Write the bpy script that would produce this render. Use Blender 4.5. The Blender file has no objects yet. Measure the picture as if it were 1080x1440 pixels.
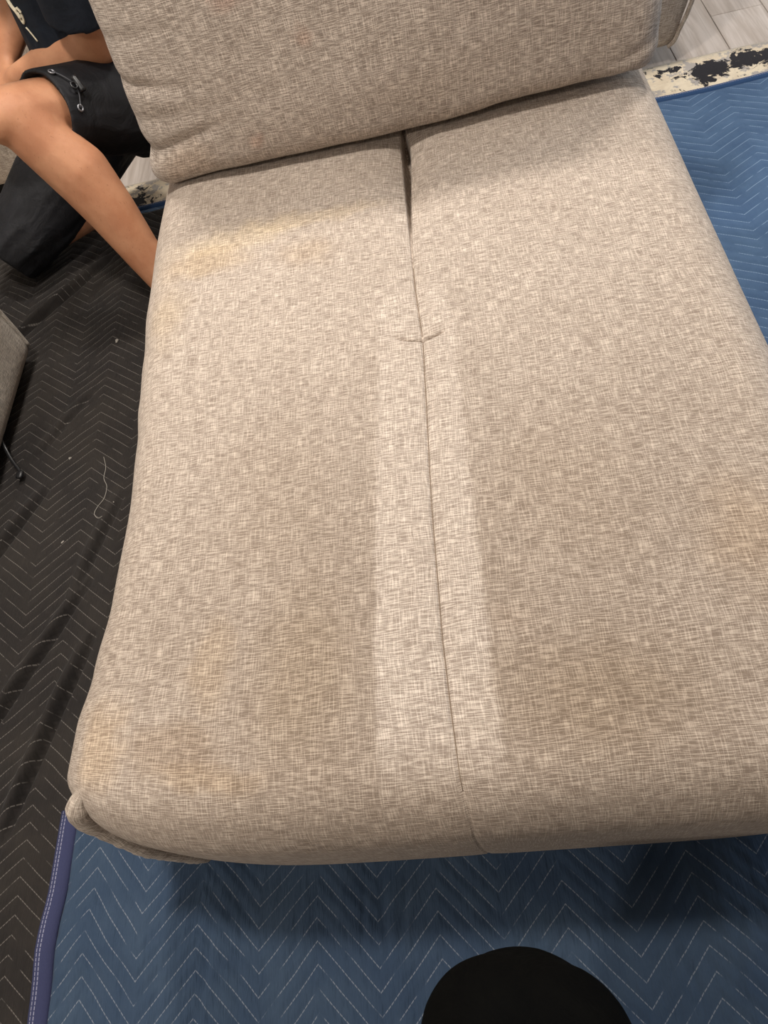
import bpy, bmesh, math, random
from math import sin, cos, pi, exp, sqrt, radians
from mathutils import Vector, Matrix, noise
from mathutils.bvhtree import BVHTree

random.seed(4)
sc = bpy.context.scene
COL = sc.collection

# ------------------------------------------------------------------ camera
cd = bpy.data.cameras.new('camera')
cd.sensor_fit = 'VERTICAL'
cd.sensor_height = 36.0
cd.lens = 957.0 / 1440.0 * 36.0
cd.clip_start = 0.02
cam = bpy.data.objects.new('camera', cd)
COL.objects.link(cam)
# rows: world X, Y, Z axes seen in the camera's own right / down / forward frame
RX = (0.9795142, -0.13995284, -0.14479344)
RY = (-0.04777815, -0.86000673, 0.50804101)
RZ = (-0.19562512, -0.49071542, -0.84907549)
cam.matrix_world = Matrix(((RX[0], -RX[1], -RX[2], 0.0),
                           (RY[0], -RY[1], -RY[2], 0.0),
                           (RZ[0], -RZ[1], -RZ[2], 1.2),
                           (0, 0, 0, 1)))
sc.camera = cam

# ------------------------------------------------------------------ light
sc.view_settings.view_transform = 'Standard'
sc.view_settings.look = 'None'
sc.view_settings.gamma = 1.0
sc.view_settings.use_curve_mapping = False
sc.view_settings.exposure = 0.52
world = bpy.data.worlds.new('world')
sc.world = world
world.use_nodes = True
world.node_tree.nodes['Background'].inputs[0].default_value = (1.0, 0.97, 0.94, 1)
world.node_tree.nodes['Background'].inputs[1].default_value = 0.34


def area(name, loc, target, size, watts, color, size_y=None):
    l = bpy.data.lights.new(name, 'AREA')
    l.energy = watts
    l.color = color
    l.shape = 'DISK' if size_y is None else 'RECTANGLE'
    l.size = size
    if size_y:
        l.size_y = size_y
    o = bpy.data.objects.new(name, l)
    COL.objects.link(o)
    o.location = loc
    o.rotation_euler = (Vector(target) - Vector(loc)).to_track_quat('-Z', 'Y').to_euler()
    return o


area('ceiling_lamp_right', (0.85, 2.08, 2.5), (0.85, 2.08, 0), 0.22, 21, (1.0, 0.945, 0.875))
area('ceiling_lamp_left', (-0.75, 2.08, 2.5), (-0.75, 2.08, 0), 0.22, 20, (1.0, 0.945, 0.875))
area('ceiling_lamp_middle', (-0.5, 0.75, 2.5), (-0.5, 0.75, 0), 0.22, 22, (1.0, 0.94, 0.865))
area('ceiling_lamp_front', (-1.5, -0.9, 2.5), (-0.9, -0.3, 0), 0.25, 15, (1.0, 0.92, 0.83))
area('window_light', (3.96, 2.4, 1.4), (0.4, 1.6, 0.2), 1.6, 30, (0.66, 0.82, 1.0), 1.5)


# ------------------------------------------------------------------ helpers
class NT:
    """small node-tree writer"""
    def __init__(self, name):
        self.m = bpy.data.materials.new(name)
        self.m.use_nodes = True
        self.t = self.m.node_tree
        self.bsdf = self.t.nodes['Principled BSDF']

    def node(self, kind, **props):
        n = self.t.nodes.new(kind)
        for k, v in props.items():
            setattr(n, k, v)
        return n

    def put(self, sock, val):
        if hasattr(val, 'is_output') or isinstance(val, bpy.types.NodeSocket):
            self.t.links.new(val, sock)
        else:
            sock.default_value = val

    def math(self, op, a, b=0.0, c=0.0, clamp=False):
        n = self.node('ShaderNodeMath', operation=op, use_clamp=clamp)
        for s, v in zip(n.inputs, (a, b, c)):
            self.put(s, v)
        return n.outputs[0]

    def vmath(self, op, a, b=(0, 0, 0)):
        n = self.node('ShaderNodeVectorMath', operation=op)
        self.put(n.inputs[0], a)
        self.put(n.inputs[1], b)
        return n.outputs['Value'] if op in ('LENGTH', 'DISTANCE', 'DOT_PRODUCT') else n.outputs[0]

    def noise(self, vec, scale=1.0, detail=2.0, rough=0.5, dist=0.0):
        n = self.node('ShaderNodeTexNoise')
        self.put(n.inputs['Vector'], vec)
        n.inputs['Scale'].default_value = scale
        n.inputs['Detail'].default_value = detail
        n.inputs['Roughness'].default_value = rough
        n.inputs['Distortion'].default_value = dist
        return n.outputs['Fac']

    def smooth(self, x, a, b, lo=0.0, hi=1.0):
        n = self.node('ShaderNodeMapRange', interpolation_type='SMOOTHSTEP')
        self.put(n.inputs['Value'], x)
        self.put(n.inputs['From Min'], a)
        self.put(n.inputs['From Max'], b)
        n.inputs['To Min'].default_value = lo
        n.inputs['To Max'].default_value = hi
        return n.outputs[0]

    def mix(self, f, a, b, mode='MIX'):
        n = self.node('ShaderNodeMix', data_type='RGBA', blend_type=mode)
        self.put(n.inputs['Factor'], f)
        self.put(n.inputs['A'], a if isinstance(a, bpy.types.NodeSocket) else (*a, 1))
        self.put(n.inputs['B'], b if isinstance(b, bpy.types.NodeSocket) else (*b, 1))
        return n.outputs['Result']

    def xyz(self, v):
        n = self.node('ShaderNodeSeparateXYZ')
        self.put(n.inputs[0], v)
        return n.outputs

    def comb(self, x, y, z=0.0):
        n = self.node('ShaderNodeCombineXYZ')
        for s, v in zip(n.inputs, (x, y, z)):
            self.put(s, v)
        return n.outputs[0]

    def uv(self):
        return self.node('ShaderNodeTexCoord').outputs['UV']

    def obj(self):
        return self.node('ShaderNodeTexCoord').outputs['Object']

    def bump(self, h, dist, strength=1.0, chain=None):
        n = self.node('ShaderNodeBump')
        n.inputs['Strength'].default_value = strength
        n.inputs['Distance'].default_value = dist
        self.put(n.inputs['Height'], h)
        if chain is not None:
            self.put(n.inputs['Normal'], chain)
        return n.outputs[0]

    def out(self, color=None, rough=0.8, spec=0.2, normal=None, **kw):
        b = self.bsdf.inputs
        if color is not None:
            self.put(b['Base Color'], color if isinstance(color, bpy.types.NodeSocket) else (*color, 1))
        self.put(b['Roughness'], rough)
        self.put(b['Specular IOR Level'], spec)
        if normal is not None:
            self.put(b['Normal'], normal)
        for k, v in kw.items():
            self.put(b[k.replace('_', ' ')], v)
        return self.m


def lin(r, g, b):
    f = lambda c: c / 255 / 12.92 if c <= 10 else ((c / 255 + 0.055) / 1.055) ** 2.4
    return (f(r), f(g), f(b))


def tag(o, label=None, cat=None, group=None, kind=None):
    if label: o['label'] = label
    if cat: o['category'] = cat
    if group: o['group'] = group
    if kind: o['kind'] = kind
    return o


def empty(name, loc):
    o = bpy.data.objects.new(name, None)
    o.empty_display_size = 0.1
    o.location = loc
    COL.objects.link(o)
    return o


def link(name, me, mat=None, parent=None, smooth=True):
    o = bpy.data.objects.new(name, me)
    COL.objects.link(o)
    if mat:
        me.materials.append(mat)
    if smooth:
        me.polygons.foreach_set('use_smooth', [True] * len(me.polygons))
    if parent:
        o.parent = parent
        o.matrix_parent_inverse = Matrix.Translation(-Vector(parent.location))
    return o


def mesh(name, verts, faces, uvs=None):
    me = bpy.data.meshes.new(name)
    me.from_pydata([tuple(v) for v in verts], [], faces)
    if uvs:
        l = me.uv_layers.new(name='UVMap')
        l.data.foreach_set('uv', [c for uv in uvs for c in uv])
    me.update()
    return me


def lin_list(a, b, step):
    n = max(1, round((b - a) / step))
    return [a + (b - a) * i / n for i in range(n + 1)]


def rbox(xs, ys, zs, r, main='top', deform=None):
    """rounded box on a surface grid; UVs are metres on the unfolded box"""
    X = (xs[0], xs[-1]); Y = (ys[0], ys[-1]); Z = (zs[0], zs[-1])
    nx, ny, nz = len(xs) - 1, len(ys) - 1, len(zs) - 1
    idx = {}; verts = []; faces = []; uvs = []

    def vid(i, j, k):
        if (i, j, k) in idx:
            return idx[(i, j, k)]
        p = Vector((xs[i], ys[j], zs[k]))
        c = Vector((min(max(p.x, X[0] + r), X[1] - r), min(max(p.y, Y[0] + r), Y[1] - r), min(max(p.z, Z[0] + r), Z[1] - r)))
        d = p - c
        if d.length > 1e-9:
            p = c + d.normalized() * r
        if deform:
            p = deform(p)
        idx[(i, j, k)] = len(verts)
        verts.append(p)
        return idx[(i, j, k)]

    def uvof(face, i, j, k):
        x, y, z = xs[i], ys[j], zs[k]
        if main == 'top':
            return {'t': (x, y), 'b': (x, y), 'f': (x, Y[0] - (Z[1] - z)), 'k': (x, Y[1] + (Z[1] - z)),
                    'l': (X[0] - (Z[1] - z), y), 'r': (X[1] + (Z[1] - z), y)}[face]
        return {'f': (x, z), 'k': (x, z), 't': (x, Z[1] + (y - Y[0])), 'b': (x, Z[0] - (y - Y[0])),
                'l': (X[0] - (y - Y[0]), z), 'r': (X[1] + (y - Y[0]), z)}[face]

    def quad(face, q):
        faces.append([vid(*a) for a in q])
        uvs.extend(uvof(face, *a) for a in q)

    for i in range(nx):
        for j in range(ny):
            quad('t', [(i, j, nz), (i + 1, j, nz), (i + 1, j + 1, nz), (i, j + 1, nz)])
            quad('b', [(i, j, 0), (i, j + 1, 0), (i + 1, j + 1, 0), (i + 1, j, 0)])
        for k in range(nz):
            quad('f', [(i, 0, k), (i + 1, 0, k), (i + 1, 0, k + 1), (i, 0, k + 1)])
            quad('k', [(i, ny, k), (i, ny, k + 1), (i + 1, ny, k + 1), (i + 1, ny, k)])
    for j in range(ny):
        for k in range(nz):
            quad('l', [(0, j, k), (0, j, k + 1), (0, j + 1, k + 1), (0, j + 1, k)])
            quad('r', [(nx, j, k), (nx, j + 1, k), (nx, j + 1, k + 1), (nx, j, k + 1)])
    return verts, faces, uvs


def catmull(pts, n=8):
    P = [Vector(p) for p in pts]
    P = [P[0] * 2 - P[1]] + P + [P[-1] * 2 - P[-2]]
    out = []
    for i in range(1, len(P) - 2):
        a, b, c, d = P[i - 1:i + 3]
        for s in range(n):
            t = s / n
            out.append(0.5 * ((2 * b) + (c - a) * t + (2 * a - 5 * b + 4 * c - d) * t * t + (3 * b - a - 3 * c + d) * t ** 3))
    out.append(P[-2])
    return out


def tube(pts, rad, seg=10, n=8, flat=1.0, wob=0.0):
    """swept tube with rounded ends; rad a number or f(t); returns verts, faces, uvs"""
    path = catmull(pts, n) if n > 1 else [Vector(p) for p in pts]
    R = rad if callable(rad) else (lambda t: rad)
    verts = []; faces = []; uvs = []
    up = Vector((0, 0, 1))
    s = 0.0; L = [0.0]
    for a, b in zip(path, path[1:]):
        s += (b - a).length; L.append(s)
    rings = []
    for i, p in enumerate(path):
        t = (path[min(i + 1, len(path) - 1)] - path[max(i - 1, 0)]).normalized()
        side = t.cross(up)
        if side.length < 1e-3:
            side = t.cross(Vector((0, 1, 0)))
        side.normalize()
        nrm = side.cross(t).normalized()
        r = R(L[i] / s)
        if wob:
            r *= 1 + wob * noise.noise(p * 90)
        rings.append(len(verts))
        for k in range(seg):
            a = 2 * pi * k / seg
            verts.append(p + side * cos(a) * r + nrm * sin(a) * r * flat)
    for i in range(len(path) - 1):
        for k in range(seg):
            k2 = (k + 1) % seg
            faces.append([rings[i] + k, rings[i] + k2, rings[i + 1] + k2, rings[i + 1] + k])
            c = 2 * pi * R(0.5) / seg
            uvs += [(L[i], k * c), (L[i], (k + 1) * c), (L[i + 1], (k + 1) * c), (L[i + 1], k * c)]
    for ring, rev in ((rings[0], True), (rings[-1], False)):
        p = sum((verts[ring + k] for k in range(seg)), Vector()) / seg
        ci = len(verts); verts.append(p)
        for k in range(seg):
            f = [ring + k, ring + (k + 1) % seg, ci]
            if rev: f.reverse()
            faces.append(f); uvs += [(0, 0), (0.01, 0), (0, 0.01)]
    return verts, faces, uvs


# ------------------------------------------------------------------ materials
def fabric(name, seat=False, light=(227, 213, 199), dark=(137, 122, 110), tint=None, marks=()):
    """melange linen weave: dark and pale slub threads both ways, drawn in metres of UV"""
    N = NT(name)
    uv = N.uv()
    wob = N.math('MULTIPLY', N.math('SUBTRACT', N.noise(uv, 9, 1), 0.5), 0.010)
    x, y, _ = N.xyz(uv)
    y2 = N.math('ADD', y, wob)
    x2 = N.math('ADD', x, wob)
    weft = N.noise(N.comb(N.math('MULTIPLY', x, 46), N.math('MULTIPLY', y2, 700)), 1, 2, 0.6)
    warp = N.noise(N.comb(N.math('MULTIPLY', x2, 700), N.math('MULTIPLY', y, 34), 7.0), 1, 2, 0.6)
    cloud = N.noise(N.comb(N.math('MULTIPLY', x, 20), N.math('MULTIPLY', y, 60), 3.0), 1, 3, 0.6)
    dash = N.smooth(weft, 0.43, 0.59)
    stripe = N.smooth(warp, 0.47, 0.63)
    fine = N.noise(uv, 650, 1, 0.5)
    f = N.math('ADD', N.math('MULTIPLY', dash, 0.50), N.math('MULTIPLY', stripe, 0.36))
    f = N.math('ADD', f, N.math('MULTIPLY', N.math('SUBTRACT', cloud, 0.5), 0.22))
    f = N.math('ADD', f, N.math('MULTIPLY', N.math('SUBTRACT', fine, 0.5), 0.25))
    f = N.math('ADD', f, 0.12, clamp=True)
    col = N.mix(f, lin(*dark), lin(*light))
    if tint:
        col = N.mix(1.0, col, tint, 'MULTIPLY')
    if seat:
        # body soil, heaviest where people sit; the strip along the seam has been cleaned
        soil = N.smooth(N.noise(uv, 5.5, 4, 0.6), 0.30, 0.72)
        deep = N.smooth(y, 0.95, 0.25)
        near = N.smooth(N.math('ABSOLUTE', N.math('ADD', x, 0.03)), 0.55, 0.15)
        amt = N.math('ADD', N.math('MULTIPLY', soil, 0.22), N.math('MULTIPLY', deep, N.math('ADD', N.math('MULTIPLY', near, 0.40), 0.34)))
        amt = N.math('ADD', amt, 0.16, clamp=True)
        jit = N.math('MULTIPLY', N.math('SUBTRACT', N.noise(uv, 30, 3), 0.5), 0.014)
        xj = N.math('ADD', x, jit)
        left = N.math('ADD', N.math('MULTIPLY', y, 0.036), -0.157)
        right = N.math('ADD', N.math('MULTIPLY', N.math('POWER', N.math('SUBTRACT', y, 0.45), 2.0), -0.03), -0.006)
        m = N.math('MULTIPLY', N.smooth(N.math('SUBTRACT', xj, left), -0.005, 0.006), N.smooth(N.math('SUBTRACT', right, xj), -0.006, 0.007))
        m = N.math('MULTIPLY', m, N.math('MULTIPLY', N.smooth(y, 0.08, 0.20), N.smooth(y, 0.93, 0.86)))
        amt = N.math('MULTIPLY', amt, N.math('SUBTRACT', 1.0, N.math('MULTIPLY', m, 0.93)))
        col = N.mix(amt, col, N.mix(1.0, col, (0.685, 0.655, 0.62), 'MULTIPLY'))
    if marks:
        nz = N.node('ShaderNodeTexNoise')
        nz.inputs['Scale'].default_value = 16
        nz.inputs['Detail'].default_value = 3
        N.put(nz.inputs['Vector'], uv)
        q = N.vmath('ADD', uv, N.vmath('MULTIPLY', N.vmath('SUBTRACT', nz.outputs['Color'], (0.5, 0.5, 0.5)), (0.07, 0.07, 0)))
        for cx, cy, rx, ry, edge, strength, tone in marks:
            d = N.vmath('LENGTH', N.vmath('MULTIPLY', N.vmath('SUBTRACT', q, (cx, cy, 0)), (1 / rx, 1 / ry, 0)))
            k = N.math('MULTIPLY', N.smooth(d, 1.0, edge), strength)
            col = N.mix(k, col, N.mix(1.0, col, tone, 'MULTIPLY'))
    b = N.bump(f, 0.0009, 0.55)
    return N.out(col, 0.92, 0.12, b, Sheen_Weight=0.08)


SEAT_MARKS = (
    (-0.39, 1.110, 0.17, 0.050, 0.3, 0.8, (1.20, 1.165, 1.03)),
    (-0.23, 1.125, 0.17, 0.030, 0.3, 0.6, (1.15, 1.105, 0.96)),
    (-0.44, 1.060, 0.12, 0.060, 0.2, 0.70, (1.02, 0.93, 0.76)),
    (-0.25, 1.030, 0.09, 0.050, 0.1, 0.50, (1.00, 0.92, 0.80)),
    (-0.50, 0.930, 0.06, 0.120, 0.1, 0.50, (1.06, 0.99, 0.82)),
    (-0.405, 0.178, 0.075, 0.045, 0.45, 0.60, (0.80, 0.73, 0.65)),
    (-0.36, 0.140, 0.10, 0.030, 0.2, 0.55, (0.98, 0.88, 0.72)),
    (-0.50, 0.185, 0.045, 0.090, 0.3, 0.65, (1.12, 1.02, 0.86)),
    (-0.365, 0.280, 0.035, 0.080, 0.3, 0.55, (1.13, 1.07, 0.95)),
    (0.31, 0.370, 0.09, 0.120, 0.1, 0.45, (1.04, 0.93, 0.78)),
    (-0.24, 0.260, 0.10, 0.170, 0.1, 0.55, (0.85, 0.80, 0.70)),
    (0.10, 0.200, 0.17, 0.110, 0.1, 0.70, (0.80, 0.755, 0.68)),
    (0.11, 0.480, 0.13, 0.180, 0.1, 0.35, (0.90, 0.86, 0.80)),
    (0.02, 0.300, 0.03, 0.030, 0.1, 0.50, (1.12, 1.10, 1.08)),
    (-0.30, 0.520, 0.14, 0.200, 0.1, 0.30, (0.92, 0.89, 0.84)),
)
CUSHION_MARKS = (
    (-0.29, 0.72, 0.06, 0.035, 0.2, 0.6, (1.04, 0.86, 0.82)),
    (-0.19, 0.64, 0.03, 0.020, 0.2, 0.6, (1.04, 0.88, 0.82)),
    (-0.33, 0.49, 0.03, 0.018, 0.2, 0.6, (1.06, 0.88, 0.82)),
    (-0.48, 0.47, 0.10, 0.045, 0.2, 0.5, (1.08, 0.97, 0.86)),
    (0.00, 0.52, 0.15, 0.06, 0.1, 0.4, (0.86, 0.83, 0.79)),
)
M_seat = fabric('linen_seat', seat=True, marks=SEAT_MARKS)
M_cushion = fabric('linen_cushion', light=(219, 205, 192), dark=(120, 107, 97), marks=CUSHION_MARKS)
M_linen = fabric('linen_plain', light=(214, 200, 185), dark=(128, 114, 102))
M_grey = fabric('linen_grey', light=(226, 217, 204), dark=(132, 124, 115))


def chevron(N, uv, period, amp, space, x0, tilt, width, wobble=0.004):
    """distance field of nested zigzag stitch rows; returns line mask and puff height"""
    nz = N.node('ShaderNodeTexNoise')
    nz.inputs['Scale'].default_value = 7
    nz.inputs['Detail'].default_value = 2
    N.put(nz.inputs['Vector'], uv)
    q = N.vmath('ADD', uv, N.vmath('MULTIPLY', N.vmath('SUBTRACT', nz.outputs['Color'], (0.5, 0.5, 0.5)), (wobble * 2, wobble * 2, 0)))
    x, y, _ = N.xyz(q)
    xx = N.math('ADD', N.math('SUBTRACT', x, x0), N.math('MULTIPLY', y, tilt))
    tri = N.math('PINGPONG', xx, period / 2)
    v = N.math('SUBTRACT', y, N.math('MULTIPLY', tri, -2 * amp / period))
    v = N.math('DIVIDE', v, space)
    fr = N.math('ABSOLUTE', N.math('SUBTRACT', N.math('FRACT', v), 0.5))   # 0.5 on a line
    cosa = cos(math.atan(2 * amp / period))
    d = N.math('MULTIPLY', N.math('SUBTRACT', 0.5, fr), space * cosa)
    line = N.smooth(d, width, width * 0.45)
    dash = N.smooth(N.math('FRACT', N.math('MULTIPLY', xx, 210)), 0.12, 0.3)
    skip = N.smooth(N.noise(uv, 26, 2), 0.36, 0.50)
    line = N.math('MULTIPLY', line, N.math('MULTIPLY', dash, skip))
    puff = N.smooth(d, 0.0, space * cosa * 0.5)
    return line, puff


def quilt(name, base, base2, thread, period, amp, space, x0, tilt, width=0.0011, strength=0.75, pucker=0.5):
    N = NT(name)
    uv = N.uv()
    line, puff = chevron(N, uv, period, amp, space, x0, tilt, width)
    x, y, _ = N.xyz(uv)
    cl = N.noise(uv, 6, 4, 0.65)
    weave = N.noise(N.comb(N.math('MULTIPLY', x, 500), N.math('MULTIPLY', y, 160)), 1, 2)
    col = N.mix(N.smooth(cl, 0.34, 0.68), base, base2)
    col = N.mix(N.math('MULTIPLY', weave, 0.5), col, N.mix(1.0, col, (0.72, 0.72, 0.72), 'MULTIPLY'))
    col = N.mix(N.math('MULTIPLY', line, strength), col, thread)
    pk = N.noise(N.comb(N.math('MULTIPLY', x, 75), N.math('MULTIPLY', y, 14)), 1, 3, 0.6)
    b = N.bump(puff, 0.0016, 0.8)
    b = N.bump(pk, 0.006, pucker, b)
    b = N.bump(weave, 0.0006, 0.4, b)
    return N.out(col, 0.88, 0.15, b, Sheen_Weight=0.05)


M_blue_back = quilt('quilted_blue_right', lin(70, 94, 126), lin(82, 107, 138), lin(158, 182, 206), 0.185, 0.058, 0.0305, 0.790, 0.0, 0.0012, 0.55, 0.22)
M_blue_front = quilt('quilted_blue_front', lin(56, 73, 96), lin(66, 83, 104), lin(160, 165, 174), 0.185, 0.098, 0.0295, -0.5205, 0.0, 0.0009, 0.48, 0.7)
M_black = quilt('quilted_black', lin(40, 37, 36), lin(50, 46, 43), lin(136, 130, 124), 0.187, 0.075, 0.0280, -1.036, 0.034, 0.0009, 0.5, 0.6)


def binding_mat(name, c):
    N = NT(name)
    x, y, _ = N.xyz(N.uv())
    l1 = N.smooth(N.math('ABSOLUTE', N.math('SUBTRACT', y, 0.007)), 0.0012, 0.0004)
    l2 = N.smooth(N.math('ABSOLUTE', N.math('SUBTRACT', y, 0.013)), 0.0012, 0.0004)
    d = N.smooth(N.math('FRACT', N.math('MULTIPLY', x, 160)), 0.15, 0.35)
    l = N.math('MULTIPLY', N.math('MAXIMUM', l1, l2), N.math('MULTIPLY', d, 0.7))
    w = N.noise(N.comb(N.math('MULTIPLY', x, 260), N.math('MULTIPLY', y, 700)), 1, 2)
    col = N.mix(N.math('MULTIPLY', w, 0.6), c, tuple(v * 0.6 for v in c))
    col = N.mix(l, col, lin(165, 165, 185))
    return N.out(col, 0.85, 0.15, N.bump(w, 0.0008, 0.5))


M_bind_front = binding_mat('navy_binding', lin(62, 66, 98))
M_bind_back = binding_mat('blue_binding', lin(48, 74, 112))


def rug_mat():
    N = NT('rug_pile')
    uv = N.uv()
    x, y, _ = N.xyz(uv)
    n1 = N.noise(uv, 24, 6, 0.72, 0.8)
    n2 = N.noise(N.vmath('ADD', uv, (3.1, 1.7, 0)), 9, 5, 0.7, 0.4)
    pile = N.noise(uv, 420, 1)
    base = N.mix(N.smooth(n2, 0.40, 0.62), lin(206, 190, 166), lin(222, 208, 184))
    grey = N.smooth(N.noise(N.vmath('ADD', uv, (9.0, 4.0, 0)), 22, 5, 0.7), 0.52, 0.58)
    base = N.mix(N.math('MULTIPLY', grey, 0.8), base, lin(150, 146, 146))
    acc = N.math('MULTIPLY', N.math('SUBTRACT', n1, 0.5), 3.8)
    for cx, cy, rx, ry, a in ((0.785, 1.985, 0.055, 0.055, 0.9), (0.90, 2.005, 0.11, 0.045, 0.8), (1.08, 2.0, 0.12, 0.05, 0.7),
                              (0.70, 2.035, 0.025, 0.018, 0.7), (0.66, 2.03, 0.02, 0.02, 0.8), (0.715, 1.985, 0.03, 0.02, 0.35),
                              (-1.0, 1.96, 0.14, 0.045, 0.7), (-0.93, 2.01, 0.03, 0.05, 0.5), (-1.3, 1.99, 0.15, 0.05, 0.5), (0.0, 1.9, 0.4, 0.12, 0.5)):
        d = N.vmath('LENGTH', N.vmath('MULTIPLY', N.vmath('SUBTRACT', uv, (cx, cy, 0)), (1 / rx, 1 / ry, 0)))
        acc = N.math('ADD', acc, N.smooth(d, 1.35, 0.3, 0.0, a))
    blk = N.smooth(acc, 0.40, 0.47)
    col = N.mix(blk, base, lin(38, 36, 40))
    hem = N.smooth(y, 2.066, 2.070)
    col = N.mix(hem, col, lin(196, 184, 168))
    return N.out(col, 0.95, 0.1, N.bump(pile, 0.002, 0.5), Sheen_Weight=0.1)


M_rug = rug_mat()


def wood_mat():
    N = NT('floor_plank_wood')
    p = N.obj()
    info = N.node('ShaderNodeObjectInfo')
    x, y, z = N.xyz(p)
    sh = N.math('MULTIPLY', info.outputs['Random'], 37.0)
    g = N.noise(N.comb(N.math('MULTIPLY', x, 55), N.math('MULTIPLY', y, 3.2), sh), 1, 5, 0.62, 0.5)
    g2 = N.noise(N.comb(N.math('MULTIPLY', x, 12), N.math('MULTIPLY', y, 2.0), sh), 1, 3, 0.5, 0.8)
    col = N.mix(N.smooth(g, 0.32, 0.70), lin(172, 160, 151), lin(200, 190, 183))
    col = N.mix(N.smooth(g2, 0.45, 0.75), col, N.mix(1.0, col, (0.86, 0.83, 0.80), 'MULTIPLY'))
    tone = N.math('ADD', N.math('MULTIPLY', info.outputs['Random'], 0.22), 0.86)
    col = N.mix(1.0, col, N.comb(tone, tone, tone), 'MULTIPLY')
    return N.out(col, 0.42, 0.4, N.bump(g, 0.0006, 0.4))


M_wood = wood_mat()


def cloth(name, c, c2=None, rough=0.85, fold=0.5, fscale=18, spec=0.2):
    N = NT(name)
    p = N.obj()
    n = N.noise(p, fscale, 4, 0.6, 0.6)
    w = N.noise(p, 900, 1)
    col = N.mix(N.smooth(n, 0.35, 0.7), c, c2 or tuple(v * 1.5 for v in c))
    b = N.bump(n, 0.012, fold)
    b = N.bump(w, 0.0004, 0.4, b)
    return N.out(col, rough, spec, b)


M_shorts = cloth('black_shorts_cloth', lin(24, 24, 27), lin(32, 32, 36), 0.7, 0.55, 16, 0.3)
M_shirt = cloth('dark_shirt_cloth', lin(25, 30, 38), lin(34, 40, 50), 0.85, 0.4, 14)
M_trouser = cloth('black_trouser_cloth', lin(4, 4, 4), lin(7, 7, 6), 0.85, 0.5, 14, 0.05)
M_print = NT('white_print').out(lin(225, 215, 190), 0.7, 0.2)
M_plastic = NT('black_plastic').out(lin(28, 28, 30), 0.35, 0.5)
M_metal = NT('dull_metal').out(lin(150, 150, 155), 0.35, 0.5, Metallic=0.8)
M_cord = NT('grey_cord').out(lin(70, 70, 74), 0.6, 0.3)
M_dark = NT('black_base').out(lin(20, 19, 19), 0.7, 0.2)
M_lint = NT('white_lint').out(lin(150, 145, 138), 0.95, 0.1)
M_hair = cloth('dark_hair', lin(24, 18, 14), lin(34, 26, 20), 0.6, 0.9, 120)
M_stitch = NT('seam_thread').out(lin(128, 112, 96), 0.9, 0.1)
M_eye = NT('eye_white').out(lin(220, 215, 205), 0.3, 0.5)


def skin_mat():
    N = NT('skin')
    p = N.obj()
    n = N.noise(p, 14, 4, 0.6)
    f = N.noise(p, 240, 2)
    x, y, z = N.xyz(p)
    hairs = N.noise(N.comb(N.math('MULTIPLY', x, 330), N.math('MULTIPLY', y, 330), N.math('MULTIPLY', z, 60)), 1, 2)
    col = N.mix(N.smooth(n, 0.3, 0.72), lin(178, 122, 90), lin(196, 142, 108))
    col = N.mix(N.smooth(hairs, 0.66, 0.74, 0.0, 0.35), col, lin(110, 72, 52))
    b = N.bump(f, 0.0006, 0.3)
    return N.out(col, 0.55, 0.35, b, Subsurface_Weight=0.06, Subsurface_Radius=(0.010, 0.004, 0.002))


M_skin = skin_mat()

# ------------------------------------------------------------------ floor: planks along Y
floor = empty('floor', (0, 0, 0))
tag(floor, 'pale grey brown wooden plank floor showing behind the rug', kind='structure')
v, f, u = rbox([-3.0, 4.0], [-2.3, 4.2], [-0.05, -0.0075], 0.001)
link('subfloor', mesh('subfloor', v, f, u), M_dark, floor)
PW = 0.1472
plank_me = {}
for c in range(-20, 28):
    x0 = 0.876 + (c - 6) * PW
    y = -2.3 - (c * 0.437) % 1.2
    while y < 4.2:
        if 'p' not in plank_me:
            bm = bmesh.new()
            bmesh.ops.create_cube(bm, size=1)
            for q in bm.verts:
                q.co = Vector((q.co.x * (PW - 0.0016), q.co.y * (1.2 - 0.0016), q.co.z * 0.008))
            bmesh.ops.bevel(bm, geom=[e for e in bm.edges if all(w.co.z > 0 for w in e.verts)], offset=0.0012, segments=1, affect='EDGES')
            me = bpy.data.meshes.new('plank'); bm.to_mesh(me); bm.free()
            me.materials.append(M_wood)
            plank_me['p'] = me
        o = bpy.data.objects.new('plank', plank_me['p'])
        COL.objects.link(o)
        o.location = (x0 + PW / 2, y + 0.6, -0.004)
        if y + 1.2 < -2.3 or y > 4.19: pass
        o.parent = floor
        y += 1.2


# ------------------------------------------------------------------ walls and ceiling (out of frame, they bounce the lamp light)
M_wall = NT('white_wall_paint').out(lin(226, 222, 215), 0.85, 0.2)
M_ceil = NT('white_ceiling_paint').out(lin(238, 236, 232), 0.9, 0.1)


def slab(name, boxes, mat):
    V = []; F = []
    for bx in boxes:
        v, f, u = rbox([bx[0], bx[1]], [bx[2], bx[3]], [bx[4], bx[5]], 0.002)
        F += [[q + len(V) for q in a] for a in f]
        V += v
    return tag(link(name, mesh(name, V, F), mat, smooth=False), kind='structure')


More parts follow.
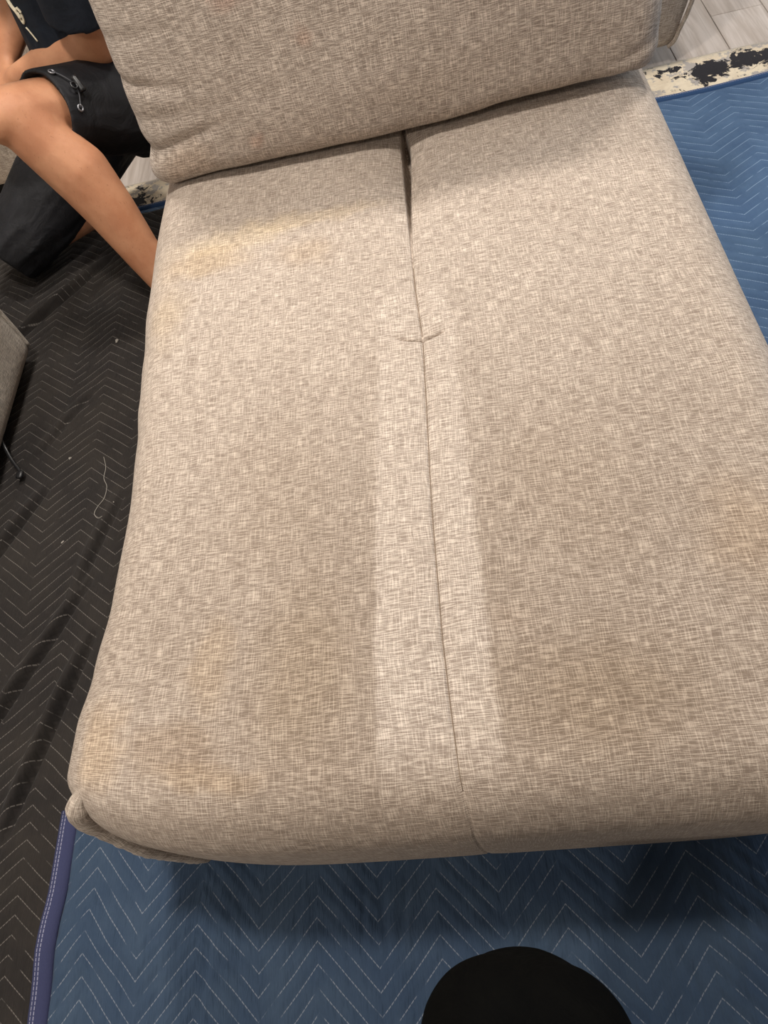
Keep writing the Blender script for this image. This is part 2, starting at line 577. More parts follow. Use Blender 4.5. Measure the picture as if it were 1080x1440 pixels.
slab('wall_back', [(-3.0, 4.0, 4.2, 4.3, -0.05, 2.66)], M_wall)
slab('wall_front', [(-3.0, 4.0, -2.4, -2.3, -0.05, 2.66)], M_wall)
slab('wall_left', [(-3.1, -3.0, -2.4, 4.3, -0.05, 2.66)], M_wall)
slab('wall_right', [(4.0, 4.1, -2.4, 1.5, -0.05, 2.66), (4.0, 4.1, 3.3, 4.3, -0.05, 2.66), (4.0, 4.1, 1.5, 3.3, -0.05, 0.6), (4.0, 4.1, 1.5, 3.3, 2.2, 2.66)], M_wall)
slab('ceiling', [(-3.1, 4.1, -2.4, 4.3, 2.6, 2.68)], M_ceil)
slab('window_1', [(4.02, 4.08, 1.5, 1.56, 0.6, 2.2), (4.02, 4.08, 3.24, 3.3, 0.6, 2.2), (4.02, 4.08, 2.37, 2.43, 0.6, 2.2), (4.02, 4.08, 1.56, 3.24, 0.6, 0.66), (4.02, 4.08, 1.56, 3.24, 2.14, 2.2)], M_ceil)

# ------------------------------------------------------------------ rug and blankets
def sheet(name, xs, ys, zf, mat, thick, parent=None):
    verts = []; faces = []; uvs = []
    nx, ny = len(xs), len(ys)
    for j in range(ny):
        for i in range(nx):
            verts.append((xs[i], ys[j], zf(xs[i], ys[j])))
    for j in range(ny - 1):
        for i in range(nx - 1):
            q = [j * nx + i, j * nx + i + 1, (j + 1) * nx + i + 1, (j + 1) * nx + i]
            faces.append(q)
            uvs += [(verts[k][0], verts[k][1]) for k in q]
    me = mesh(name, verts, faces, uvs)
    o = link(name, me, mat, parent)
    s = o.modifiers.new('thickness', 'SOLIDIFY')
    s.thickness = thick
    s.offset = -1
    return o


rug = sheet('rug', lin_list(-1.62, 1.7, 0.03), lin_list(0.55, 2.072, 0.03),
            lambda x, y: 0.008 + 0.0015 * noise.noise(Vector((x * 5, y * 5, 0))), M_rug, 0.007)
tag(rug, 'cream patterned rug with black blotches under the blue blanket', 'rug')


def zA(x, y):
    w = 0.004 * (noise.noise(Vector((x * 4, y * 4, 3))) + 1) + 0.0015 * (noise.noise(Vector((x * 18, y * 18, 5))) + 1)
    return 0.0125 + w


edgeA = lambda x: 1.912 - 0.012 * x + 0.006 * sin(x * 7)
blueA = empty('moving_blanket', (0.9, 1.2, 0.0))
tag(blueA, 'blue quilted moving blanket lying right of the chaise, edge on the rug', 'blanket')
ysA = lin_list(0.56, 1.89, 0.016)


def sheetA(x, y):
    return zA(x, y)


qa = sheet('quilted_panel', lin_list(-1.16, 1.75, 0.016), ysA, sheetA, M_blue_back, 0.003, blueA)
# bend the far edge to the binding line
for q in qa.data.vertices:
    if q.co.y > 1.6:
        k = (q.co.y - 1.6) / 0.29
        q.co.y += k * (edgeA(q.co.x) - 0.012 - 1.89)


def ribbon(name, path, wid, hgt, mat, parent, seg=10):
    """soft folded binding: half-round strip along a path on the ground"""
    P = [Vector(p) for p in path]
    verts = []; faces = []; uvs = []
    s = 0
    for i, p in enumerate(P):
        if i: s += (p - P[i - 1]).length
        t = (P[min(i + 1, len(P) - 1)] - P[max(i - 1, 0)]).normalized()
        side = Vector((t.y, -t.x, 0)).normalized()
        for k in range(seg + 1):
            a = k / seg
            h = hgt * (1 - abs(2 * a - 1) ** 3)
            verts.append(p + side * (a - 0.5) * wid + Vector((0, 0, h)))
            uvs.append((s, a * wid))
        # underside
        verts.append(p + side * 0.5 * wid - Vector((0, 0, 0.003))); uvs.append((s, wid))
        verts.append(p - side * 0.5 * wid - Vector((0, 0, 0.003))); uvs.append((s, 0))
    n = seg + 3
    luv = []
    for i in range(len(P) - 1):
        for k in range(n):
            k2 = (k + 1) % n
            q = [i * n + k, (i + 1) * n + k, (i + 1) * n + k2, i * n + k2]
            faces.append(q)
            luv += [uvs[a] for a in q]
    for base in (0, (len(P) - 1) * n):
        q = [base + k for k in range(n)]
        if base == 0: q = q[::-1]
        faces.append(q); luv += [uvs[a] for a in q]
    return link(name, mesh(name, verts, faces, luv), mat, parent)


ribbon('binding', [(x, edgeA(x) - 0.004, zA(x, 1.9) - 0.003) for x in lin_list(-1.16, 1.75, 0.02)], 0.030, 0.007, M_bind_back, blueA)

# black blanket on the left with deep creases
CREASES = [((-1.007, 1.62), (-1.20, 1.40), 1.3), ((-1.00, 0.85), (-1.09, 0.69), 1.0), ((-0.86, 0.57), (-1.02, 0.26), 1.0),
           ((-0.815, 0.455), (-0.885, 0.20), 1.25), ((-0.80, 0.80), (-0.845, 0.64), 0.7), ((-0.93, 1.15), (-1.02, 1.0), 0.4)]


def zB(x, y):
    z = 0.038
    z += 0.006 * (noise.noise(Vector((x * 3.2 + y * 2, y * 2.2, 1))) + 0.6)
    z += 0.0025 * noise.noise(Vector((x * 14 + y * 9, y * 7, 2)))
    for (ax, ay), (bx, by), h in CREASES:
        dx, dy = bx - ax, by - ay
        L2 = dx * dx + dy * dy
        t = ((x - ax) * dx + (y - ay) * dy) / L2
        tt = min(max(t, 0), 1)
        px, py = x - ax - tt * dx, y - ay - tt * dy
        d2 = px * px + py * py
        if d2 < 0.02:
            side = (px * dy - py * dx) / sqrt(L2)
            fade = sin(pi * min(max((t + 0.25) / 1.5, 0), 1)) ** 0.6 if -0.25 < t < 1.25 else 0
            # a lapped fold: a rise that drops off sharply on one side
            z += h * fade * (0.016 * exp(-((side - 0.013) / 0.012) ** 2) - 0.026 * exp(-((side + 0.002) / 0.0055) ** 2))
    return max(z, 0.0240)


black = sheet('moving_blanket', lin_list(-2.0, -1.36, 0.03) + lin_list(-1.35, -0.55, 0.0052), lin_list(-0.55, 1.84, 0.0065), zB, M_black, 0.004)
for q in black.data.vertices:
    if q.co.y > 1.6:
        q.co.y += (q.co.y - 1.6) / 0.24 * (0.03 * sin(q.co.x * 6) + 0.015 * sin(q.co.x * 17))
tag(black, 'black quilted moving blanket with creases on the floor left of the chaise', 'blanket')


# blue blanket in front
CREASES_FRONT = [(-0.235, 0.04, -0.230, -0.06, 0.006), (-0.262, 0.03, -0.268, -0.04, 0.005), (-0.195, 0.05, -0.205, -0.03, 0.004), (-0.365, 0.02, -0.372, -0.06, 0.003),
                 (0.10, 0.03, 0.085, -0.05, 0.005), (0.16, -0.02, 0.20, -0.12, 0.004), (0.27, -0.02, 0.24, -0.12, 0.004), (-0.50, -0.02, -0.515, -0.12, 0.003)]
def zC(x, y):
    base = 0.018 + 0.036 / (1 + exp((x + 0.50) / 0.03))        # climbs over the black one at its left edge
    base += 0.004 * (noise.noise(Vector((x * 5, y * 4, 9))) + 1)
    base += 0.0034 * (noise.noise(Vector((x * 26, y * 7, 4))) + 1) * (0.5 + 0.5 * noise.noise(Vector((x * 3, y * 3, 8))) + 0.4)
    for ax, ay, bx, by, h in CREASES_FRONT:
        t = (y - ay) / (by - ay)
        if -0.2 < t < 1.2:
            d = x - (ax + (bx - ax) * t)
            f = sin(pi * (t + 0.2) / 1.4)
            base += f * h * (0.5 * exp(-((d - 0.009) / 0.008) ** 2) - exp(-(d / 0.0045) ** 2) + 0.5)
    return base


edgeC = lambda y: -0.770 - 0.012 * sin((y - 0.15) * 3.2)
blueC = empty('moving_blanket', (0.2, -0.2, 0.0))
tag(blueC, 'blue quilted moving blanket with navy bound edge in front of the chaise', 'blanket')
qc = sheet('quilted_panel', lin_list(-0.755, 0.5, 0.0048) + lin_list(0.5, 1.5, 0.02)[1:], lin_list(-0.75, -0.25, 0.02) + lin_list(-0.25, 0.18, 0.010)[1:], zC, M_blue_front, 0.005, blueC)
for q in qc.data.vertices:
    if q.co.x < -0.5:
        k = (-0.5 - q.co.x) / 0.255
        q.co.x += k * (edgeC(q.co.y) + 0.018 + 0.755)
ribbon('binding', [(edgeC(y), y, zC(-0.77, y) - 0.001) for y in lin_list(-0.75, 0.18, 0.02)], 0.034, 0.006, M_bind_front, blueC)

# ------------------------------------------------------------------ the chaise
chaise = empty('chaise', (-0.06, 0.7, 0.0))
tag(chaise, 'beige linen upholstered chaise seat with cleaned strip along its centre seam', 'sofa')


def pw(y, pts):
    for (a, va), (b, vb) in zip(pts, pts[1:]):
        if y <= b:
            t = min(max((y - a) / (b - a), 0), 1)
            t = t * t * (3 - 2 * t)
            return va + (vb - va) * t
    return pts[-1][1]


SEAM = [(0.0, -0.059), (0.076, -0.061), (0.118, -0.066), (0.19, -0.069), (0.28, -0.071), (0.48, -0.068), (0.766, -0.057), (0.89, -0.061), (1.0, -0.060), (1.29, -0.053), (1.6, -0.053)]
LEFT = [(0.0, -0.580), (0.13, -0.583), (0.22, -0.582), (0.30, -0.570), (0.40, -0.559), (0.55, -0.555), (0.68, -0.562), (0.77, -0.572), (0.87, -0.578), (1.0, -0.589), (1.2, -0.595), (1.5, -0.592)]
X0, X1, Y0, Y1, ZT, RR = -0.565, 0.440, 0.062, 1.74, 0.42, 0.075


def lerp_pts(y, pts):
    for (a, va), (b, vb) in zip(pts, pts[1:]):
        if y <= b:
            return va + (vb - va) * min(max((y - a) / (b - a), 0), 1)
    return pts[-1][1]


def seat_deform(p):
    x, y, z = p
    top = min(max((z - (ZT - RR)) / RR, 0), 1)
    hz = min(max((z - 0.06) / (ZT - 0.06), 0), 1)
    # left side waist
    lx = pw(y, LEFT)
    k = min(max((-0.15 - x) / (-0.15 - X0), 0), 1)
    x += (lx - X0) * k ** 2
    # side panels bow out
    x += 0.012 * (1 - sin(pi * hz)) * k ** 3
    # front panel bows out, corners held back
    wfront = min(max((0.30 - y) / (0.30 - Y0), 0), 1) ** 2
    e = abs((x + 0.06) / 0.52)
    y += wfront * ((0.082 * min(e, 1.0) ** 5.5 if x < 0 else 0.03 * min(e, 1.05) ** 7) + 0.006 * (1 - sin(pi * hz)))
    # crown of the top
    ex = 1 - abs((x + 0.06) / 0.53) ** 3
    z += top * 0.0 * ex
    # seam down the middle
    xs = lerp_pts(y, SEAM)
    x += (xs + 0.06) * exp(-((x + 0.06) / 0.12) ** 2)
    dx = x - xs
    face = max(top, 1.0 if y < 0.13 else 0.0)
    if abs(dx) < 0.2:
        if y < 0.766:
            dep = 0.0035 * exp(-(dx / 0.0022) ** 2) + 0.0022 * exp(-(dx / 0.016) ** 2)
        else:
            g = min(max((y - 0.766) / 0.5, 0), 1)
            slit = min(max((y - 1.0) / 0.29, 0), 1) * min(max((1.37 - y) / 0.06, 0), 1)
            wid = 0.0018 + 0.0055 * slit
            dep = (0.004 + 0.05 * slit) * exp(-(dx / wid) ** 4) + (0.003 + 0.016 * slit) * exp(-(abs(dx) / (0.012 + 0.022 * slit)) ** 1.5) + 0.004 * g * exp(-(dx / 0.07) ** 2)
        if y > 0.2:
            z -= dep * top
        else:
            t = min(max((0.2 - y) / 0.1, 0), 1)
            z -= dep * top * (1 - t)
            y += dep * t * 0.4
    # the tuck across the seam
    yt = 0.766 + 0.013 * min((dx / 0.04) ** 2, 4)
    q = y - yt
    fx = exp(-(abs(dx) / (0.034 if dx < 0 else 0.028)) ** 3)
    if abs(q) < 0.15 and top > 0:
        if q < 0:
            z += top * fx * 0.0030 * exp(q / 0.035)
        else:
            z -= top * fx * 0.0050 * exp(-q / 0.03)
        z -= top * fx * 0.018 * exp(-((q - 0.002) / 0.0032) ** 2)
    # soft unevenness of the stuffing
    z += top * (0.004 * noise.noise(Vector((x * 3.5, y * 3.5, 0))) + 0.0015 * noise.noise(Vector((x * 11, y * 11, 4))))
    # small pull lines on the left edge
    s = (y - 0.838) - 0.25 * (x + 0.53)
    z -= top * 0.0035 * exp(-(s / 0.006) ** 2) * exp(-((x + 0.50) / 0.06) ** 2)
    # the top dips a little behind, under the cushion
    return Vector((x, y, z))


xs = lin_list(X0, -0.105, 0.0095) + lin_list(-0.105, -0.075, 0.004)[1:] + lin_list(-0.075, -0.045, 0.0012)[1:] + lin_list(-0.045, -0.015, 0.004)[1:] + lin_list(-0.015, X1, 0.0095)[1:]
ys = lin_list(Y0, 0.745, 0.0105) + lin_list(0.745, 0.80, 0.0016)[1:] + lin_list(0.80, 1.35, 0.011)[1:] + lin_list(1.35, Y1, 0.03)[1:]
v, f, u = rbox(xs, ys, lin_list(0.06, ZT, 0.012), RR, 'top', seat_deform)
seat = link('seat', mesh('seat', v, f, u), M_seat, chaise)
pip = [(-0.532, 0.140, 0.405), (-0.540, 0.128, 0.395), (-0.547, 0.117, 0.365), (-0.540, 0.107, 0.315), (-0.532, 0.095, 0.26), (-0.527, 0.090, 0.19), (-0.520, 0.088, 0.12), (-0.515, 0.09, 0.07)]
pip = [(a + 0.006, b + 0.004, c) for a, b, c in pip]
v, f, u = tube(pip, lambda t: 0.0155 * min(1, 0.45 + t * 9) * (1 - 0.25 * t), 14, 10, 1.0, 0.14)
tag(link('corner_piping', mesh('corner_piping', v, f, u), M_linen, chaise), 'gathered piping at the front left corner')
# stitched seam thread, lying in the groove
def surf(bv, x, y):
    h = bv.ray_cast(Vector((x, y, 1.1)), Vector((0, 0, -1)))
    return h[0]


seat_bv = BVHTree.FromPolygons([q.co.copy() for q in seat.data.vertices], [list(p.vertices) for p in seat.data.polygons])
pts = [surf(seat_bv, lerp_pts(y, SEAM), y) for y in lin_list(0.11, 0.94, 0.012)]
v, f, u = tube([p + Vector((0, 0, 0.0002)) for p in pts if p], 0.0006, 6, 1)
tag(link('seam_thread', mesh('seam_thread', v, f, u), M_stitch, chaise), 'dark stitched centre seam')
for lx, ly in ((-0.46, 0.28), (0.34, 0.28), (-0.46, 1.64), (0.34, 1.64)):
    v, f, u = rbox(lin_list(lx - 0.03, lx + 0.03, 0.02), lin_list(ly - 0.03, ly + 0.03, 0.02), lin_list(0.001 if ly < 0.5 else 0.034, 0.085, 0.02), 0.006)
    link('foot', mesh('foot', v, f, u), M_dark, chaise)
v, f, u = rbox(lin_list(-0.44, 0.36, 0.03), lin_list(1.60, 1.72, 0.03), lin_list(0.415, 0.70, 0.03), 0.045, 'front')
link('backrest', mesh('backrest', v, f, u), M_linen, chaise)

# ------------------------------------------------------------------ back cushion
CX0, CX1, CZ0, CZ1 = -0.562, 0.427, 0.426, 0.99
CY0, CY1 = 1.285, 1.47


def cush_deform(p):
    x, y, z = p
    a = (x - (CX0 + CX1) / 2) / ((CX1 - CX0) / 2)
    b = (z - (CZ0 + CZ1) / 2) / ((CZ1 - CZ0) / 2)
    front = min(max((CY1 - y) / (CY1 - CY0), 0), 1)
    bulge = max(0, 1 - abs(a) ** 4) * max(0, 1 - abs(b) ** 4)
    y -= front * 0.030 * bulge - front * 0.012
    # narrowing of the left side upwards, pinched bottom corner
    if a < 0:
        k = min(-a, 1) ** 3
        x += k * 0.020 * min(max((z - 0.44) / 0.3, 0), 1)
        x -= k * 0.010 * exp(-((z - 0.455) / 0.03) ** 2)
        x += k * 0.008 * exp(-((z - 0.500) / 0.018) ** 2)
    # creases running in from the left side
    for zc, sl, amp, w, reach in ((0.625, -0.18, 0.012, 0.010, 0.09), (0.492, 0.22, 0.010, 0.010, 0.14), (0.555, 0.05, 0.005, 0.014, 0.22), (0.69, 0.0, 0.005, 0.012, 0.1)):
        d = z - zc - sl * (x - CX0)
        y += front * amp * exp(-(d / w) ** 2) * exp(-((x - CX0 - 0.03) / reach) ** 2)
    for zc, sl, amp, w, reach in ((0.50, 0.35, 0.006, 0.010, 0.06), (0.46, 0.5, 0.006, 0.009, 0.07), (0.56, -0.3, 0.004, 0.012, 0.06)):
        d = z - zc - sl * (x - CX1)
        y += front * amp * exp(-(d / w) ** 2) * exp(-((x - CX1 + 0.03) / reach) ** 2)
    y += front * (0.007 * noise.noise(Vector((x * 4, z * 5, 2))) + 0.003 * noise.noise(Vector((x * 12, z * 14, 6))))
    # bottom hem lifts off the seat right of the gap
    low = min(max((0.50 - z) / 0.09, 0), 1)
    lift = 0.0 + 0.014 * (1 / (1 + exp(-(x - 0.085) / 0.018))) - 0.004 * exp(-((x - 0.10) / 0.03) ** 2)
    z += low * lift
    z -= low * 0.003 * noise.noise(Vector((x * 9, 1, 1)))
    z -= low * 0.007 * min(max((-a - 0.72) / 0.22, 0), 1)
    # lean back
    y += (z - CZ0) * 0.14
    return Vector((x, y, z))


v, f, u = rbox(lin_list(CX0, CX1, 0.0085), lin_list(CY0, CY1, 0.012), lin_list(CZ0, CZ1, 0.0085), 0.040, 'front', cush_deform)
cushion = link('back_cushion', mesh('back_cushion', v, f, u), M_cushion)
tag(cushion, 'large beige linen back cushion standing across the rear of the chaise', 'cushion')


# ------------------------------------------------------------------ other sofa pieces
def sofa_piece(name, label, bx, by, bz, r, mat, feet, piping=None, bow=0.0, base=True):
    root = empty(name, ((bx[0] + bx[1]) / 2, (by[0] + by[1]) / 2, 0))
    tag(root, label, 'sofa')

    def dfm(p):
        k = min(max((p.z - bz[0]) / (bz[1] - bz[0]), 0), 1)
        cx = (p.x - (bx[0] + bx[1]) / 2) / ((bx[1] - bx[0]) / 2)
        p = Vector(p)
        p.x += bow * sin(pi * min(k * 0.9 + 0.0, 1)) * cx ** 3
        p.y += 0.004 * noise.noise(Vector((p.x * 5, p.z * 5, p.y * 5)))
        return p
    v, f, u = rbox(lin_list(*bx, 0.03), lin_list(*by, 0.03), lin_list(*bz, 0.025), r, 'front', dfm)
    link('upholstered_body', mesh('upholstered_body', v, f, u), mat, root)
    if piping:
        v, f, u = tube(piping, 0.006, 10, 8, 1.0, 0.06)
        link('piping', mesh('piping', v, f, u), mat, root)
    for fx, fy in feet:
        v, f, u = rbox(lin_list(fx - 0.03, fx + 0.03, 0.02), lin_list(fy - 0.03, fy + 0.03, 0.02), [0.001, 0.03, bz[0] + 0.02], 0.005)
        link('foot', mesh('foot', v, f, u), M_dark, root)
    if base:
        v, f, u = rbox([bx[0] + 0.05, bx[1] - 0.05], [by[0] + 0.03, by[1] - 0.05], [bz[0] - (0.03 if bz[0] < 0.07 else 0.015), bz[0] + 0.02], 0.004)  # black base set low to deepen the shade in the gap under the body
        link('shaded_gap_base', mesh('shaded_gap_base', v, f, u), M_dark, root)
    return root


sofa_piece('sofa_section', 'beige linen sofa section with a piped corner behind the back cushion', (-0.42, 0.705), (2.06, 2.75), (0.055, 0.72), 0.020, M_linen,
           ((0.62, 2.3), (-0.34, 2.3), (0.62, 2.66), (-0.34, 2.66)),
           [(0.690, 2.068, 0.056), (0.705, 2.066, 0.07), (0.716, 2.066, 0.10), (0.731, 2.066, 0.14), (0.741, 2.066, 0.19), (0.752, 2.066, 0.30), (0.757, 2.066, 0.40), (0.75, 2.066, 0.52), (0.72, 2.07, 0.68)], 0.06)
sofa_piece('sofa_section', 'pale linen sofa behind the kneeling person at the far left', (-2.5, -1.27), (2.12, 2.8), (0.06, 0.66), 0.04, M_linen,
           ((-1.36, 2.3), (-2.4, 2.3), (-1.36, 2.7), (-2.4, 2.7)), None, 0.01)
ott = sofa_piece('ottoman', 'grey linen ottoman corner on the black blanket at the left edge', (-1.85, -1.098), (0.68, 1.332), (0.076, 0.44), 0.022, M_grey,
                 ((-1.22, 1.27), (-1.22, 0.82), (-1.76, 1.27), (-1.76, 0.82)),
                 [(-1.104, 1.319, 0.09), (-1.102, 1.320, 0.16), (-1.101, 1.320, 0.28), (-1.104, 1.318, 0.41)], 0.0)
for o in ott.children:
    if o.name.startswith('foot'):
        o.location.z += 0.058
        o.scale.z = 0.38
v, f, u = tube([(-1.115, 1.03, 0.084), (-1.101, 1.000, 0.070), (-1.083, 0.970, 0.062), (-1.065, 0.947, 0.058), (-1.052, 0.929, 0.057)], 0.0040, 8, 8, 0.4)
link('strap', mesh('strap', v, f, u), M_plastic, ott)
v, f, u = rbox(lin_list(-1.060, -1.044, 0.005), lin_list(0.913, 0.935, 0.006), lin_list(0.054, 0.063, 0.004), 0.004)
link('strap_buckle', mesh('strap_buckle', v, f, u), M_plastic, ott)


# ------------------------------------------------------------------ figures
def capsule(bm, a, ra, b, rb, seg=14, cap=4, squash=None):
    """tapered capsule from a to b"""
    a = Vector(a); b = Vector(b)
    t = (b - a).normalized()
    s = t.orthogonal().normalized()
    n = t.cross(s)
    rings = []
    prof = [(-ra * cos(pi / 2 * i / cap), ra * sin(pi / 2 * i / cap)) for i in range(1, cap + 1)]
    L = (b - a).length
    prof += [(L + rb * sin(pi / 2 * i / cap), rb * cos(pi / 2 * i / cap)) for i in range(0, cap)]
    for d, r in prof:
        rings.append([bm.verts.new(a + t * d + s * cos(2 * pi * k / seg) * r + n * sin(2 * pi * k / seg) * r) for k in range(seg)])
    p0 = bm.verts.new(a - t * ra); p1 = bm.verts.new(b + t * rb)
    for k in range(seg):
        k2 = (k + 1) % seg
        bm.faces.new((p0, rings[0][k2], rings[0][k]))
        bm.faces.new((p1, rings[-1][k], rings[-1][k2]))
        for i in range(len(rings) - 1):
            bm.faces.new((rings[i][k], rings[i][k2], rings[i + 1][k2], rings[i + 1][k]))


def ellipsoid(bm, c, rx, ry, rz, rot=None):
    M = Matrix.Translation(Vector(c)) @ (rot.to_4x4() if rot else Matrix()) @ Matrix.Diagonal((rx, ry, rz, 1))
    bmesh.ops.create_uvsphere(bm, u_segments=20, v_segments=14, radius=1, matrix=M)


def chain(bm, pts):
    for (a, ra), (b, rb) in zip(pts, pts[1:]):
        capsule(bm, a, ra, b, rb)


def fuse(name, bm, voxel, mat, parent, smooth=6, fac=0.6):
    """union the overlapping lumps into one continuous surface"""
    me = bpy.data.meshes.new(name + '_lumps')
    bmesh.ops.recalc_face_normals(bm, faces=bm.faces)
    bm.to_mesh(me); bm.free()
    tmp = bpy.data.objects.new('lumps', me)
    COL.objects.link(tmp)
    r = tmp.modifiers.new('r', 'REMESH')
    r.mode = 'VOXEL'
    r.voxel_size = voxel
    s = tmp.modifiers.new('s', 'SMOOTH')
    s.factor = fac
    s.iterations = smooth
    dg = bpy.context.evaluated_depsgraph_get()
    out = bpy.data.meshes.new_from_object(tmp.evaluated_get(dg))
    bpy.data.objects.remove(tmp)
    bpy.data.meshes.remove(me)
    out.name = name
    out.materials.clear()
    return link(name, out, mat, parent)


def hand(bm, wrist, fwd, palm_n, side, size=1.0, curl=0.5):
    """palm, four unequal curled fingers and a thumb leaving the side of the palm"""
    w = Vector(wrist); f = Vector(fwd).normalized(); n = Vector(palm_n)
    n = (n - f * n.dot(f)).normalized()
    s = f.cross(n) * side
    S = size
    for i, (o, ln) in enumerate(((-0.030, 0.070), (-0.010, 0.080), (0.010, 0.075), (0.029, 0.058))):
        k = w + f * 0.085 * S + s * o * S
        capsule(bm, w + s * o * 0.5 * S, 0.016 * S, k, 0.0125 * S, 10, 3)
        p = k; d = f.copy(); r = 0.0095 * S
        for seg, frac in enumerate((0.45, 0.30, 0.25)):
            ang = curl * (0.5 + 0.35 * seg)
            d = (d * cos(ang) + n * sin(ang)).normalized()
            q = p + d * ln * frac * S
            capsule(bm, p, r, q, r * 0.9, 8, 3)
            p = q; r *= 0.9
    t0 = w + f * 0.025 * S - s * 0.026 * S
    t1 = t0 + (f * 0.6 - s * 0.7 + n * 0.35).normalized() * 0.042 * S
    t2 = t1 + (f * 0.85 - s * 0.25 + n * 0.5).normalized() * 0.032 * S
    t3 = t2 + (f * 0.8 + n * 0.6).normalized() * 0.025 * S
    capsule(bm, t0, 0.015 * S, t1, 0.0125 * S, 8, 3)
    capsule(bm, t1, 0.0125 * S, t2, 0.010 * S, 8, 3)
    capsule(bm, t2, 0.010 * S, t3, 0.0085 * S, 8, 3)


def head(bm, c, face, up):
    """skull, jaw, nose, lips, ears; face is the look direction"""
    f = Vector(face).normalized(); u = Vector(up)
    u = (u - f * u.dot(f)).normalized()
    s = f.cross(u)
    M = Matrix((s, f, u)).transposed()
    c = Vector(c)
    ellipsoid(bm, c + u * 0.03 - f * 0.012, 0.074, 0.094, 0.088, M)
    ellipsoid(bm, c - u * 0.045 + f * 0.022, 0.056, 0.062, 0.068, M)
    capsule(bm, c + f * 0.082 + u * 0.018, 0.009, c + f * 0.102 - u * 0.018, 0.015, 8, 3)
    ellipsoid(bm, c + f * 0.078 - u * 0.052, 0.026, 0.012, 0.010, M)
    ellipsoid(bm, c + f * 0.066 - u * 0.092, 0.024, 0.02, 0.018, M)
    for k in (-1, 1):
        ellipsoid(bm, c + s * k * 0.076 - f * 0.012 - u * 0.005, 0.010, 0.022, 0.032, M)
        ellipsoid(bm, c + s * k * 0.030 + f * 0.075 + u * 0.026, 0.020, 0.012, 0.008, M)
    return c, f, u, s, M


# ---- the kneeling man at the top left
man = empty('person', (-0.92, 1.85, 0.0))
tag(man, 'person in dark T-shirt and black shorts kneeling on one knee at the left', 'person')
PEL = Vector((-0.765, 1.92, 0.32)); LH = Vector((-0.67, 1.865, 0.32)); RH = Vector((-0.87, 1.965, 0.285))
LK = Vector((-0.872, 1.525, 0.522)); LA = Vector((-0.700, 1.395, 0.13))
RK = Vector((-1.175, 1.695, 0.140)); RA = Vector((-0.93, 1.830, 0.105))
BEL = Vector((-0.76, 1.90, 0.47)); CH = Vector((-0.765, 1.86, 0.64)); NK = Vector((-0.80, 1.80, 0.84))
LS = Vector((-0.670, 1.69, 0.78)); RS = Vector((-0.885, 1.94, 0.78))
LE = Vector((-0.715, 1.745, 0.535)); LW = Vector((-0.965, 1.790, 0.485))
RE = Vector((-0.905, 1.99, 0.61)); RW = Vector((-1.005, 1.87, 0.50))
HD = Vector((-0.87, 1.73, 0.99))

bm = bmesh.new()
chain(bm, [(PEL, 0.11), (BEL, 0.105), (CH, 0.12), ((LS + RS) / 2 - Vector((0, 0, 0.02)), 0.10), (NK, 0.058), (HD - Vector((0, 0, 0.05)), 0.052)])
capsule(bm, (LS + RS) / 2, 0.09, LS, 0.058); capsule(bm, (LS + RS) / 2, 0.09, RS, 0.058)
capsule(bm, PEL, 0.1, LH, 0.09); capsule(bm, PEL, 0.1, RH, 0.09)
# left leg: thigh, kneecap, shin, calf belly, ankle, foot
chain(bm, [(LH, 0.085), (LH.lerp(LK, 0.5), 0.080), (LK.lerp(LH, 0.12), 0.070), (LK, 0.064)])
sh = (LA - LK)
back = Vector((0.62, 0.62, 0.15)).normalized()
ellipsoid(bm, LK + Vector((-0.022, -0.026, 0.012)), 0.046, 0.046, 0.050)
chain(bm, [(LK, 0.063), (LK + sh * 0.16 + back * 0.006, 0.063), (LK + sh * 0.34 + back * 0.020, 0.070), (LK + sh * 0.55 + back * 0.015, 0.060),
           (LK + sh * 0.78 + back * 0.004, 0.048), (LA, 0.042)])
ellipsoid(bm, LA + Vector((0.026, 0.008, 0.0)), 0.018, 0.018, 0.020)
capsule(bm, LA, 0.040, LA + Vector((0.03, -0.105, -0.050)), 0.032)
capsule(bm, LA, 0.038, LA + Vector((-0.012, 0.030, -0.045)), 0.034)
chain(bm, [(LA + Vector((-0.015, 0.035, -0.04)), 0.032), (LA + Vector((0.02, -0.08, -0.035)), 0.032), (LA + Vector((0.045, -0.16, -0.052)), 0.024)])
for i, dx in enumerate((-0.028, -0.012, 0.003, 0.017, 0.03)):
    capsule(bm, LA + Vector((0.045 + dx, -0.16, -0.055)), 0.012, LA + Vector((0.055 + dx * 1.1, -0.20 + abs(i - 3) * 0.006, -0.06)), 0.009, 8, 3)
# right leg: thigh down to the knee on the floor, shin lying back
rs = RA - RK
chain(bm, [(RH, 0.085), (RH.lerp(RK, 0.5), 0.076), (RK + Vector((0.01, 0.01, 0.03)), 0.058), (RK, 0.055)])
chain(bm, [(RK, 0.054), (RK + rs * 0.35, 0.058), (RK + rs * 0.7, 0.044), (RA, 0.036), (RA + Vector((-0.03, 0.03, 0.0)), 0.030)])
